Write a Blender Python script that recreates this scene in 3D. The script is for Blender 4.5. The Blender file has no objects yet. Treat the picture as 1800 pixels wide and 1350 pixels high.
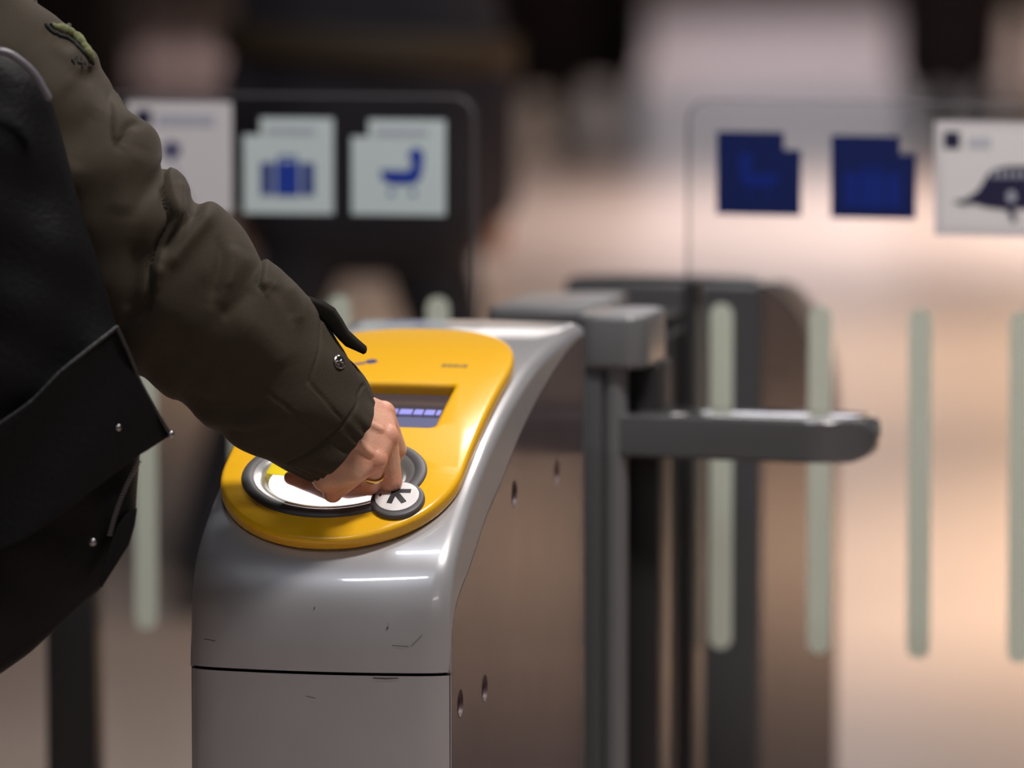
import bpy, bmesh, math, random
import numpy as np
from mathutils import Vector, Matrix
R = math.radians
random.seed(4)
S = bpy.context.scene
COL = S.collection

# ------------------------------------------------------------------ camera
PITCH = math.atan(931 / 1e4)
CAM = np.array([0.0, 0.0, 1.62])
cd = bpy.data.cameras.new('camera'); cam = bpy.data.objects.new('camera', cd); COL.objects.link(cam)
cam.location = CAM; cam.rotation_euler = (R(90) - PITCH, 0, 0)
cd.lens = 200; cd.sensor_width = 36; cd.sensor_fit = 'HORIZONTAL'
cd.clip_end = 400
cd.dof.use_dof = True; cd.dof.focus_distance = 5.58; cd.dof.aperture_fstop = 2.8
S.camera = cam

# ------------------------------------------------------------------ world, lamps, exposure
S.view_settings.view_transform = 'Standard'; S.view_settings.look = 'None'
S.view_settings.gamma = 1; S.view_settings.use_curve_mapping = False
S.view_settings.exposure = 0.0
w = bpy.data.worlds.new('hall_ambient'); S.world = w; w.use_nodes = True
w.node_tree.nodes['Background'].inputs[0].default_value = (0.80, 0.74, 0.82, 1)
w.node_tree.nodes['Background'].inputs[1].default_value = 0.026

def area(name, loc, size, power, col, aim=None, spread=180):
    d = bpy.data.lights.new(name, 'AREA'); d.shape = 'RECTANGLE'
    d.size, d.size_y = size; d.energy = power; d.color = col; d.spread = R(spread)
    o = bpy.data.objects.new(name, d); COL.objects.link(o); o.location = loc
    if aim is not None:
        o.rotation_euler = (Vector(aim) - Vector(loc)).to_track_quat('-Z', 'Y').to_euler()
    return o
WARM = (1.0, 0.78, 0.58); NEUT = (1.0, 0.93, 0.90); COOL = (0.86, 0.90, 1.0)
# tubes hanging above the gates, running across the lanes
area('ceiling_lamp', (1.1, 8.6, 4.6), (2.4, 0.5), 120, NEUT)
area('ceiling_lamp', (0.3, 25.0, 5.0), (4.0, 0.4), 17, NEUT, (0.2, 6.0, 1.1))
area('ceiling_lamp', (0.85, 4.9, 4.4), (1.0, 0.35), 140, NEUT)
area('ceiling_lamp', (-0.55, 5.45, 4.4), (0.5, 0.28), 14, COOL)
area('ceiling_lamp', (-1.2, 2.4, 4.4), (1.0, 0.28), 34, COOL)
area('ceiling_lamp', (1.6, -1.0, 3.4), (2.0, 1.0), 34, NEUT)  # unseen fill lamp added behind the camera to lift the front faces
# unseen lamps added to cast bright pools on the concourse floor
area('concourse_fill', (3.1, 13.0, 4.5), (1.6, 2.5), 260, WARM, None, 72)
area('concourse_fill', (1.8, 18.0, 5.0), (2.0, 3.0), 110, WARM, None, 76)
area('concourse_fill', (3.4, 25.0, 6.0), (3.0, 5.0), 480, (1.0, 0.90, 0.88), None, 80)
area('concourse_fill', (-1.3, 44.0, 6.0), (2.0, 5.0), 75, (1.0, 0.86, 0.92), None, 70)
area('concourse_fill', (0.95, 11.8, 4.5), (0.5, 0.8), 11, WARM, None, 50)
area('concourse_fill', (5.0, 46.0, 7.0), (6.0, 8.0), 160, (1.0, 0.80, 0.92), None, 90)

# ------------------------------------------------------------------ helpers
def W(px, py, Y):
    f = np.array([0, math.cos(PITCH), -math.sin(PITCH)]); u = np.array([0, math.sin(PITCH), math.cos(PITCH)])
    d = np.array([(px - 900) / 1e4, 0, 0]) - (py - 675) / 1e4 * u + f
    return CAM + d * (Y / d[1])

MATS = {}
def mat(name, col, rough=0.5, metal=0.0, spec=0.5, emit=None, es=1.0, noise=0.0, nscale=20.0, bump=0.0, bscale=200.0,
        coat=0.0, sheen=0.0, sss=0.0):
    if name in MATS: return MATS[name]
    m = bpy.data.materials.new(name); m.use_nodes = True; MATS[name] = m
    nt = m.node_tree; b = nt.nodes['Principled BSDF']
    b.inputs['Base Color'].default_value = (*col, 1); b.inputs['Roughness'].default_value = rough
    b.inputs['Metallic'].default_value = metal; b.inputs['Specular IOR Level'].default_value = spec
    b.inputs['Coat Weight'].default_value = coat; b.inputs['Coat Roughness'].default_value = 0.05; b.inputs['Sheen Weight'].default_value = sheen
    b.inputs['Subsurface Weight'].default_value = sss
    if sss: b.inputs['Subsurface Radius'].default_value = (0.008, 0.003, 0.0015); b.inputs['Subsurface Scale'].default_value = 1.0
    if emit: b.inputs['Emission Color'].default_value = (*emit, 1); b.inputs['Emission Strength'].default_value = es
    tc = nt.nodes.new('ShaderNodeTexCoord')
    if noise:
        n = nt.nodes.new('ShaderNodeTexNoise'); n.inputs['Scale'].default_value = nscale; n.inputs['Detail'].default_value = 6
        nt.links.new(tc.outputs['Object'], n.inputs['Vector'])
        x = nt.nodes.new('ShaderNodeMixRGB'); x.blend_type = 'MULTIPLY'; x.inputs[0].default_value = 1
        r = nt.nodes.new('ShaderNodeMapRange'); r.inputs[3].default_value = 1 - noise; r.inputs[4].default_value = 1 + noise
        r.inputs[1].default_value = 0.3; r.inputs[2].default_value = 0.7
        nt.links.new(n.outputs['Fac'], r.inputs[0]); nt.links.new(r.outputs[0], x.inputs[2])
        x.inputs[1].default_value = (*col, 1); nt.links.new(x.outputs[0], b.inputs['Base Color'])
    if bump:
        n2 = nt.nodes.new('ShaderNodeTexNoise'); n2.inputs['Scale'].default_value = bscale; n2.inputs['Detail'].default_value = 4
        nt.links.new(tc.outputs['Object'], n2.inputs['Vector'])
        bp = nt.nodes.new('ShaderNodeBump'); bp.inputs['Strength'].default_value = bump; bp.inputs['Distance'].default_value = 0.002
        nt.links.new(n2.outputs['Fac'], bp.inputs['Height']); nt.links.new(bp.outputs[0], b.inputs['Normal'])
    return m

def mesh(name, verts, faces, m=None, parent=None, smooth=True, sharp=35):
    me = bpy.data.meshes.new(name); me.from_pydata([tuple(map(float, v)) for v in verts], [], faces); me.update()
    return link(name, me, m, parent, smooth, sharp)
def link(name, me, m=None, parent=None, smooth=True, sharp=35):
    me.name = name
    bm = bmesh.new(); bm.from_mesh(me); bmesh.ops.recalc_face_normals(bm, faces=bm.faces); bm.to_mesh(me); bm.free()
    if m is not None:
        me.materials.clear()
        for k in (m if isinstance(m, (list, tuple)) else [m]): me.materials.append(k)
    if smooth:
        me.polygons.foreach_set('use_smooth', [True] * len(me.polygons))
        if sharp: me.set_sharp_from_angle(angle=R(sharp))
    o = bpy.data.objects.new(name, me); COL.objects.link(o)
    if parent is not None: o.parent = parent
    return o
def tag(o, label, cat, group=None, kind=None):
    if label: o['label'] = label
    if cat: o['category'] = cat
    if group: o['group'] = group
    if kind: o['kind'] = kind
    return o
def empty(name, loc, rz=0):
    o = bpy.data.objects.new(name, None); COL.objects.link(o); o.location = loc; o.rotation_euler = (0, 0, rz)
    o.empty_display_size = 0.1
    return o
def copy_tree(o, parent=None, skip=()):
    c = o.copy(); COL.objects.link(c)
    if parent is not None: c.parent = parent
    for ch in list(o.children):
        if ch.name.split('.')[0] not in skip: copy_tree(ch, c, skip)
    return c

def poly2d(outer, holes=(), depth=0.01, bevel=0.0, res=2):
    """filled flat outline with holes, extruded to `depth` along z (centred), outline kept"""
    cu = bpy.data.curves.new('outline', 'CURVE'); cu.dimensions = '2D'; cu.fill_mode = 'BOTH'
    cu.extrude = max(depth / 2 - bevel, 0); cu.bevel_depth = bevel; cu.bevel_resolution = res; cu.offset = -bevel
    for pts in [outer] + list(holes):
        sp = cu.splines.new('POLY'); sp.points.add(len(pts) - 1); sp.use_cyclic_u = True
        for p, q in zip(sp.points, pts): p.co = (q[0], q[1], 0, 1)
    o = bpy.data.objects.new('outline', cu); COL.objects.link(o)
    dg = bpy.context.evaluated_depsgraph_get()
    me = bpy.data.meshes.new_from_object(o.evaluated_get(dg))
    bpy.data.objects.remove(o); bpy.data.curves.remove(cu)
    bm = bmesh.new(); bm.from_mesh(me); bmesh.ops.remove_doubles(bm, verts=bm.verts, dist=2e-6); bm.to_mesh(me); bm.free()
    return me
def warp(me, fn, cx=0, cy=0):
    bm = bmesh.new(); bm.from_mesh(me)
    for ax, st in ((0, cx), (1, cy)):
        if not st: continue
        lo = min(v.co[ax] for v in bm.verts); hi = max(v.co[ax] for v in bm.verts)
        k = lo + st
        while k < hi:
            no = [0, 0, 0]; no[ax] = 1; co = [0, 0, 0]; co[ax] = k
            bmesh.ops.bisect_plane(bm, geom=bm.verts[:] + bm.edges[:] + bm.faces[:], plane_co=co, plane_no=no, dist=1e-6)
            k += st
    for v in bm.verts: v.co = fn(v.co)
    bm.to_mesh(me); bm.free(); return me
def grid(fn, nu, nv, closed=False):
    vs = []; fs = []
    for i in range(nu):
        for j in range(nv): vs.append(fn(i / (nu - 1), j / (nv if closed else nv - 1)))
    for i in range(nu - 1):
        for j in range(nv if closed else nv - 1):
            k = (j + 1) % nv; fs.append((i * nv + j, i * nv + k, (i + 1) * nv + k, (i + 1) * nv + j))
    return vs, fs
def rrect(x0, y0, x1, y1, r, n=6):
    o = []
    for cx, cy, a in ((x1 - r, y1 - r, 0), (x0 + r, y1 - r, 90), (x0 + r, y0 + r, 180), (x1 - r, y0 + r, 270)):
        for k in range(n + 1):
            t = R(a + 90 * k / n); o.append((cx + r * math.cos(t), cy + r * math.sin(t)))
    return o
def ellipse(cx, cy, a, b, n=64, ph=0):
    return [(cx + a * math.cos(2 * math.pi * k / n + ph), cy + b * math.sin(2 * math.pi * k / n + ph)) for k in range(n)]
def box(x0, x1, y0, y1, z0, z1, bev=0.0, seg=2):
    bm = bmesh.new(); bmesh.ops.create_cube(bm, size=1)
    for v in bm.verts:
        v.co = ((x0 + x1) / 2 + v.co.x * (x1 - x0), (y0 + y1) / 2 + v.co.y * (y1 - y0), (z0 + z1) / 2 + v.co.z * (z1 - z0))
    if bev: bmesh.ops.bevel(bm, geom=bm.edges[:], offset=bev, segments=seg, affect='EDGES', profile=0.5)
    me = bpy.data.meshes.new('box'); bm.to_mesh(me); bm.free(); return me
def lathe(prof, n=32):
    return grid(lambda i, j: (np.interp(i, np.linspace(0, 1, len(prof)), [p[0] for p in prof]) * math.cos(2 * math.pi * j),
                              np.interp(i, np.linspace(0, 1, len(prof)), [p[0] for p in prof]) * math.sin(2 * math.pi * j),
                              np.interp(i, np.linspace(0, 1, len(prof)), [p[1] for p in prof])), len(prof), n, True)
def cat(P, n=24):
    P = np.asarray(P, float); P = np.vstack([2 * P[0] - P[1], P, 2 * P[-1] - P[-2]]); o = []
    for i in range(1, len(P) - 2):
        a, b, c, d = P[i - 1:i + 3]
        for t in np.linspace(0, 1, n, endpoint=False):
            o.append(.5 * ((2 * b) + (-a + c) * t + (2 * a - 5 * b + 4 * c - d) * t * t + (-a + 3 * b - 3 * c + d) * t ** 3))
    return np.array(o + [P[-2]])
def blob(prims, voxel, it=6, fac=0.5):
    """one continuous skin: hulls of spheres (centre, radius) melted together by a voxel remesh and smoothed"""
    bm = bmesh.new()
    for pr in prims:
        b = bmesh.new()
        for c, r in pr:
            sc = (r, r, r) if not hasattr(r, '__len__') else r
            bmesh.ops.create_icosphere(b, subdivisions=3 if voxel < .004 else 2, radius=1, matrix=Matrix.Translation(Vector(c)) @ Matrix.Diagonal((*sc, 1)))
        if len(pr) > 1:
            h = bmesh.ops.convex_hull(b, input=b.verts[:])
            junk = list({g for g in h['geom_interior'] + h['geom_unused'] if isinstance(g, bmesh.types.BMVert)})
            bmesh.ops.delete(b, geom=junk, context='VERTS')
            keep = set(g for g in h['geom'] if isinstance(g, bmesh.types.BMFace))
            bmesh.ops.delete(b, geom=[f for f in b.faces if f not in keep], context='FACES_ONLY')
        t = bpy.data.meshes.new('t'); b.to_mesh(t); b.free(); bm.from_mesh(t); bpy.data.meshes.remove(t)
    me = bpy.data.meshes.new('blob'); bm.to_mesh(me); bm.free()
    o = bpy.data.objects.new('blob', me); COL.objects.link(o)
    m = o.modifiers.new('r', 'REMESH'); m.mode = 'VOXEL'; m.voxel_size = voxel
    if it: s = o.modifiers.new('s', 'SMOOTH'); s.factor = fac; s.iterations = it
    dg = bpy.context.evaluated_depsgraph_get()
    out = bpy.data.meshes.new_from_object(o.evaluated_get(dg))
    bpy.data.objects.remove(o); bpy.data.meshes.remove(me)
    return out

# ------------------------------------------------------------------ materials
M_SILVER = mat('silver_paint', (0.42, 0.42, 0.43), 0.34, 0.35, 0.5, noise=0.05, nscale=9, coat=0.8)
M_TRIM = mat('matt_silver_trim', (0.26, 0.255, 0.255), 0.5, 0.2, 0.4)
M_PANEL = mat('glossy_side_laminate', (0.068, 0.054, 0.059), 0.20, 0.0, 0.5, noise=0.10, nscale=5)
M_PANEL.node_tree.nodes['Principled BSDF'].inputs['IOR'].default_value = 1.075
M_DARKGAP = mat('black_gap', (0.006, 0.006, 0.006), 0.7)
M_RECESS = mat('dark_red_recess', (0.085, 0.050, 0.053), 0.5)
M_BACK = mat('anthracite_metal', (0.075, 0.075, 0.080), 0.38, 0.1, 0.5, noise=0.08, nscale=6)
M_YELLOW = mat('yellow_enamel', (0.86, 0.46, 0.012), 0.25, 0.0, 0.5, coat=0.2)
M_BEZEL = mat('dark_grey_plastic', (0.075, 0.072, 0.074), 0.48)
M_DISH = mat('brushed_grey_dish', (0.36, 0.36, 0.35), 0.28, 0.65)
M_DISC = mat('lit_reader_disc', (0.8, 0.8, 0.8), 0.3, emit=(0.92, 0.92, 1.0), es=1.25)
M_BADGE = mat('white_badge_print', (0.74, 0.72, 0.70), 0.35)
M_BLACK = mat('black_print', (0.012, 0.012, 0.014), 0.5)
M_BLUEPRINT = mat('navy_print', (0.02, 0.025, 0.14), 0.5)
M_OLIVEPRINT = mat('olive_print', (0.25, 0.15, 0.01), 0.5)
M_SCREEN = mat('lcd_glass', (0.02, 0.02, 0.025), 0.12, emit=(0.20, 0.20, 0.36), es=0.75)
M_SCREEND = mat('lcd_dark_band', (0.03, 0.025, 0.03), 0.15, emit=(0.06, 0.045, 0.05), es=0.6)
M_LCDTEXT = mat('lcd_text', (0.05, 0.05, 0.1), 0.3, emit=(0.30, 0.30, 0.85), es=1.0)
M_POST = mat('post_grey_paint', (0.085, 0.088, 0.09), 0.36, 0.25, 0.5)
M_POSTBLACK = mat('post_black', (0.016, 0.015, 0.016), 0.4)
M_ARM = mat('arm_grey_paint', (0.095, 0.095, 0.099), 0.12, 0.0, 0.6, coat=1.0)
M_CAP = mat('cap_grey_paint', (0.17, 0.175, 0.18), 0.3, 0.2)

def glass_mat():
    m = bpy.data.materials.new('door_glass'); m.use_nodes = True; nt = m.node_tree; nt.nodes.clear()
    out = nt.nodes.new('ShaderNodeOutputMaterial'); mx = nt.nodes.new('ShaderNodeMixShader')
    t = nt.nodes.new('ShaderNodeBsdfTransparent'); t.inputs[0].default_value = (0.955, 0.965, 0.965, 1)
    g = nt.nodes.new('ShaderNodeBsdfGlossy'); g.inputs['Roughness'].default_value = 0.03
    fr = nt.nodes.new('ShaderNodeFresnel'); fr.inputs[0].default_value = 1.35
    nt.links.new(fr.outputs[0], mx.inputs[0]); nt.links.new(t.outputs[0], mx.inputs[1]); nt.links.new(g.outputs[0], mx.inputs[2])
    nt.links.new(mx.outputs[0], out.inputs[0]); return m
M_GLASS = glass_mat()
M_GEDGE = mat('ground_glass_edge', (0.22, 0.21, 0.23), 0.3, 0, 0.6)
def _edge():
    nt = M_GEDGE.node_tree; b = nt.nodes['Principled BSDF']; out = nt.nodes['Material Output']
    t = nt.nodes.new('ShaderNodeBsdfTransparent'); t.inputs[0].default_value = (.85, .88, .88, 1); m = nt.nodes.new('ShaderNodeMixShader'); m.inputs[0].default_value = .62
    nt.links.new(b.outputs[0], m.inputs[1]); nt.links.new(t.outputs[0], m.inputs[2]); nt.links.new(m.outputs[0], out.inputs[0])
_edge()
def stripe_mat():
    m = bpy.data.materials.new('frosted_stripe'); m.use_nodes = True; nt = m.node_tree; nt.nodes.clear()
    out = nt.nodes.new('ShaderNodeOutputMaterial'); a = nt.nodes.new('ShaderNodeMixShader'); b = nt.nodes.new('ShaderNodeMixShader')
    d = nt.nodes.new('ShaderNodeBsdfDiffuse'); d.inputs[0].default_value = (.80, .86, .74, 1)
    t = nt.nodes.new('ShaderNodeBsdfTranslucent'); t.inputs[0].default_value = (.55, .62, .52, 1)
    p = nt.nodes.new('ShaderNodeBsdfTransparent'); p.inputs[0].default_value = (.85, .93, .84, 1)
    a.inputs[0].default_value = .22; b.inputs[0].default_value = .08
    nt.links.new(d.outputs[0], a.inputs[1]); nt.links.new(t.outputs[0], a.inputs[2])
    nt.links.new(a.outputs[0], b.inputs[1]); nt.links.new(p.outputs[0], b.inputs[2]); nt.links.new(b.outputs[0], out.inputs[0]); return m
M_STRIPE = stripe_mat()
M_TEAL = mat('pale_teal_vinyl', (0.62, 0.74, 0.74), 0.5)
M_WHITE = mat('white_vinyl', (0.70, 0.69, 0.71), 0.5)
M_BLUEV = mat('blue_vinyl', (0.012, 0.045, 0.36), 0.5)
M_NAVYV = mat('navy_vinyl', (0.004, 0.014, 0.105), 0.45)
M_BLUEB = mat('mid_blue_vinyl', (0.004, 0.022, 0.22), 0.45)
M_DARKV = mat('dark_indigo_print', (0.018, 0.016, 0.055), 0.5)
M_FAINT = mat('grey_blue_print', (0.45, 0.48, 0.56), 0.5)

# ------------------------------------------------------------------ the hall
def floor_mat():
    m = mat('polished_stone_floor', (0.50, 0.385, 0.33), 0.33, 0, 0.5, noise=0.10, nscale=0.7)
    return m
o = link('floor', box(-30, 30, -12, 75, -0.1, 0), floor_mat(), None, False); o['kind'] = 'structure'
M_WALL = mat('end_wall_render', (0.10, 0.075, 0.07), 0.8, noise=0.15, nscale=0.3)
o = link('wall_back', box(-30, 30, 70, 70.4, 0, 16), M_WALL, None, False); o['kind'] = 'structure'
# unseen glowing panels added on the end wall, mirrored by floor and arm
lit = [(-2.2, 1.2, 1.0, 12.0, (0.9, 0.62, 0.46), 0.8), (1.6, 5.4, 2.2, 5.4, (0.95, 0.76, 0.84), 0.9), (1.2, 5.6, 6.0, 8.8, (0.96, 0.93, 1.0), 3.2),
       (6.0, 11.0, 1.0, 12.0, (1.0, 0.70, 0.52), 1.3), (11.6, 17, 1.0, 12.0, (0.95, 0.78, 0.74), 1.1)]
for k, (x0, x1, z0, z1, c, e) in enumerate(lit):
    wn = empty('glow_panel_%d' % (k + 1), ((x0 + x1) / 2, 69.95, z0)); wn['kind'] = 'structure'
    hw = (x1 - x0) / 2; hh = z1 - z0
    link('pane', box(-hw, hw, -0.02, 0.04, 0, hh), mat('lit_panel_%d' % (k + 1), (0.3, 0.3, 0.3), 0.4, emit=c, es=e), wn, False)
    for s in (-1, 1): link('panel_edge', box(s * hw - .08, s * hw + .08, -0.08, 0.04, -.05, hh + .05), M_WALL, wn, False)
    link('panel_ledge', box(-hw - .1, hw + .1, -0.12, 0.04, -.12, -.02), M_WALL, wn, False)

# ------------------------------------------------------------------ ticket gate cabinet with card reader
A = R(11.5); WD = 0.262; VD = 0.70
U = np.array([math.cos(A), -math.sin(A), 0]); V = np.array([math.sin(A), math.cos(A), 0])
O1 = W(790, 1185, 5.5) - WD * U; O1[2] = 0
pv = [(0, 0), (0, .80), (0, .86), (0.004, .897), (0.018, .928), (.045, .953), (.09, .981), (.147, 1.008), (.21, 1.033), (.274, 1.054),
      (.34, 1.072), (.407, 1.086), (.47, 1.095), (.534, 1.101), (.63, 1.107), (.70, 1.110)]
PD = cat(pv[1:], 24); PD = np.vstack([[[0, -.02]], [[0, 0]], PD])
PS = np.r_[0, np.cumsum(np.linalg.norm(np.diff(PD, axis=0), axis=1))]; PS -= PS[np.argmin(abs(PD[:, 1] - .86))]
PT = np.gradient(PD, PS, axis=0); PT /= np.linalg.norm(PT, axis=1)[:, None]
SE = PS[-1]
def prof(s):
    v, z = np.interp(s, PS, PD[:, 0]), np.interp(s, PS, PD[:, 1])
    tv, tz = np.interp(s, PS, PT[:, 0]), np.interp(s, PS, PT[:, 1])
    l = math.hypot(tv, tz); return v, z, -tz / l, tv / l
def smooth(a, b, x):
    t = min(max((x - a) / (b - a), 0), 1); return t * t * (3 - 2 * t)
def surf(u, s, h=0.0):
    v, z, nv, nz = prof(s)
    q = (u - WD / 2) / (WD / 2); h = h + (0.011 * (1 - smooth(-.02, .14, s)) + .0025) * max(1 - q * q, 0)
    return Vector((u, v + nv * h, z + nz * h))
def ru(s): return .030 - .016 * smooth(-.05, .12, s)
def rv(s): return .009 + .003 * smooth(-.05, .12, s)
def section(s, n=10):
    o = []
    for k in range(n + 1):
        p = R(90 - 90 * k / n); o.append((ru(s) - ru(s) * math.sin(p), -rv(s) * (1 - math.cos(p))))
    for k in range(1, 16): o.append((ru(s) + (WD - 2 * ru(s)) * k / 16, 0))
    for k in range(n + 1):
        p = R(90 * k / n); o.append((WD - ru(s) + ru(s) * math.sin(p), -rv(s) * (1 - math.cos(p))))
    return o
PL = [(.005, .822), (.0075, .845), (.013, .866), (.029, .885), (.06, .902), (.097, .917), (.177, .958), (.24, .981), (.333, 1.018), (.425, 1.047),
      (.50, 1.066), (.565, 1.080), (.63, 1.091), (.697, 1.098)]

def build_gate(name):
    g = empty(name, (O1[0], O1[1], 0), -A)
    def shell(nm, ss, wall):
        vs = []; fs = []; n = len(section(0))
        for s in ss:
            for (u, h) in section(s): vs.append(surf(u, s, h))
        for i in range(len(ss) - 1):
            for j in range(n - 1): fs.append((i * n + j, i * n + j + 1, (i + 1) * n + j + 1, (i + 1) * n + j))
        if wall:
            for side, j in ((0, 0), (WD, n - 1)):
                cr = [vs[i * n + j] for i in range(len(ss))]
                pl = cat([(a, b + .0016) for a, b in PL], 6)
                out = [(c.y, c.z) for c in cr] + [(.70, 1.0995)] + [tuple(p) for p in pl[::-1]]
                sm_ = poly2d(out, (), .003, 0)
                warp(sm_, lambda c: Vector((side + (c.z - .00152 if side else c.z + .00152), c.x, c.y)))
                link('head_side', sm_, M_TRIM, g, False)
        else:
            for j0 in (0, n - 1): pass
        return mesh(nm, vs, fs, M_SILVER, g, True, 50)
    up = shell('reader_head', list(np.r_[np.linspace(-.0355, .2, 60), np.linspace(.2, SE, 50)[1:]]), True)
    lo = shell('front_shell', list(np.linspace(-.86, -.0385, 30)), False)
    # dark liner seen in the joints
    ln = poly2d([(.006, .01)] + [(a + .004, b - .004) for a, b in PL] + [(.698, .01)], (), .246, 0)
    warp(ln, lambda c: Vector((WD / 2 + c.z * 1.0, c.x, c.y)))
    link('liner', ln, M_DARKGAP, g, False)
    li2 = box(.012, WD - .012, .002, .03, .80, .85); link('joint_liner', li2, M_DARKGAP, g, False)
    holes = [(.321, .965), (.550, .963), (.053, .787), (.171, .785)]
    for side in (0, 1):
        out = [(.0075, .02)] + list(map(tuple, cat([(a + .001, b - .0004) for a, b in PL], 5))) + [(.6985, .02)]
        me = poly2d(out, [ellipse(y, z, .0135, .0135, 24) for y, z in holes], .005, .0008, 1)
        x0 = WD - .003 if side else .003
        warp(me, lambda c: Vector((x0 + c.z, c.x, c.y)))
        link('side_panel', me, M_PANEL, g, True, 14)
        for (y, z) in holes:
            vs, fs = lathe([(.0001, -.0040), (.008, -.0040), (.0122, -.0036), (.0133, -.0005), (.0134, .0002)], 24)
            sg = 1 if side else -1
            mesh('round_recess', [(x0 + sg * (.0025 + c[2]) , y + c[0], z + c[1]) for c in vs], fs, M_RECESS, g)
    link('back_panel', box(.001, WD - .001, VD - .001, VD + .018, 0.0, 1.1065, .008, 3), M_BACK, g, True, 30)

    # yellow reader plate, laid along the hump
    UC = .129; HW = .1225
    def outline(d, n=40):
        o = []
        for k in range(n + 1):      # back end
            t = math.pi * k / n; o.append((UC + (HW - d) * np.sign(math.cos(t)) * abs(math.cos(t)) ** .82, .425 + (.172 - d) * math.sin(t) ** .9))
        for k in range(n + 1):      # front end
            t = math.pi + math.pi * k / n; o.append((UC + (HW - d) * np.sign(math.cos(t)) * abs(math.cos(t)) ** .9, .196 - (.116 - d) * abs(math.sin(t)) ** .95))
        return o
    RC = (.124, .180); RA, RB = .0935, .0715
    TH = .018
    pm = poly2d(outline(0), [ellipse(RC[0], RC[1], RA - .006, RB - .006, 72), rrect(.052, .279, .205, .386, .006)], TH, .0055, 4)
    warp(pm, lambda c: surf(c.x, c.y, TH / 2 + c.z), 0.02, 0.008)
    plate = link('reader_plate', pm, M_YELLOW, g, True, 40); plate['label'] = 'yellow enamel reader plate'
    def oval(profile, n=96):
        def f(i, j):
            d, h = profile[int(round(i * (len(profile) - 1)))]; t = 2 * math.pi * j
            return surf(RC[0] + (RA - d / 1e3) * math.cos(t), RC[1] + (RB - d / 1e3) * math.sin(t), h / 1e3)
        return grid(f, len(profile), n, True)
    vs, fs = oval([(-.4, 16.5), (-.2, 18.6), (.8, 20.0), (2.4, 20.8), (5.5, 21.2), (8.5, 20.9), (10.8, 20.0), (12.2, 18.8)])
    b = mesh('bezel_ring', vs, fs, M_BEZEL, plate, True, 60)
    vs, fs = oval([(12.1, 19.2), (15, 18.6), (18.5, 17), (21.5, 14), (24, 10.5), (26, 8.6), (27, 8.2)])
    mesh('reader_dish', vs, fs, M_DISH, plate, True, 60)
    dm = poly2d(ellipse(RC[0], RC[1], RA - .0262, RB - .0262, 72), (), .002, 0)
    warp(dm, lambda c: surf(c.x, c.y, .0076 + c.z), .02, .012); link('light_disc', dm, M_DISC, plate)
    # check-in badge at the rim of the ring
    BC = (.198, .1355)
    bm_ = poly2d(ellipse(*BC, .0270, .0270, 48), (), .010, .003, 3); warp(bm_, lambda c: surf(c.x, c.y, .0185 + c.z), .01, .01)
    link('badge_bezel', bm_, M_BEZEL, plate)
    bd = poly2d(ellipse(BC[0] - .0005, BC[1] + .0015, .0218, .0218, 40), (), .0012, .0003, 1); warp(bd, lambda c: surf(c.x, c.y, .0238 + c.z), .01, .01)
    link('badge', bd, M_BADGE, plate)
    # arrow print: head at the far left, two wings and a shaft
    def stroke(a, b, wd):
        a, b = np.array(a), np.array(b); d = (b - a) / np.linalg.norm(b - a); n = np.array([-d[1], d[0]]) * wd / 2
        return [a - n, b - n, b + n, a + n]
    hx, hy = BC[0] - .0045, BC[1] + .0085
    for i, (q, r_) in enumerate([((hx - .0025, hy), (hx + .0165, hy + .001)), ((hx + .001, hy + .002), (hx - .0015, hy - .0185)), ((hx, hy), (hx + .0130, hy - .0165))]):
        s_ = poly2d(stroke(q, r_, .0054), (), .0006, 0); warp(s_, lambda c: surf(c.x, c.y, .0246 + c.z + i * .00005), 0.01, .01)
        link('arrow_stroke', s_, M_BLACK, plate, False)
    s_ = poly2d(ellipse(BC[0] - .0172, BC[1] + .0015, .0012, .0020, 12), (), .0006, 0); warp(s_, lambda c: surf(c.x, c.y, .0246 + c.z)); link('print_mark', s_, M_BLACK, plate, False)
    # display window sunk behind the plate
    sm = poly2d(rrect(.049, .276, .208, .389, .004), (), .002, 0); warp(sm, lambda c: surf(c.x, c.y, .0035 + c.z), .03, .012)
    scr = link('screen', sm, M_SCREEND, plate)
    def band(s0, s1, m, nm, u0=.053, u1=.204, hh=.0052):
        q = poly2d([(u0, s0), (u1, s0), (u1, s1), (u0, s1)], (), .0006, 0); warp(q, lambda c: surf(c.x, c.y, hh + c.z), .03, .012)
        link(nm, q, m, plate, False)
    band(.270, .324, M_SCREEN, 'screen_field'); band(.276, .283, M_LCDTEXT, 'screen_line', hh=.0058)
    x = .062
    for wd in (.010, .006, .011, .008, .012, .007, .010, .005, .006, .013, .009, .010, .004):
        if x + wd > .203: break
        band(.331, .343, M_LCDTEXT, 'screen_text_block', x, x + wd, .0058); x += wd + .0022
    # prints on the plate
    x = .180
    for wd in (.0050, .0045, .0052, .0022, .0050):
        q = poly2d([(x, .434), (x + wd, .434), (x + wd, .444), (x, .444)], [[(x + .0013, .437), (x + wd - .0013, .437), (x + wd - .0013, .4385), (x + .0013, .4385)]] if wd > .003 else (), .0004, 0)
        warp(q, lambda c: surf(c.x, c.y, TH + .0001 + c.z)); link('print_mark', q, M_OLIVEPRINT, plate, False); x += wd + .0012
    q = poly2d(ellipse(.1035, .447, .0062, .007, 20), (), .0005, 0); warp(q, lambda c: surf(c.x, c.y, TH + .0001 + c.z)); link('print_mark', q, M_BLUEPRINT, plate, False)
    q = poly2d([(.075, .428), (.097, .438), (.100, .443), (.096, .444), (.074, .433)], (), .0005, 0); warp(q, lambda c: surf(c.x, c.y, TH + .0001 + c.z)); link('print_mark', q, M_BLUEPRINT, plate, False)
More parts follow.
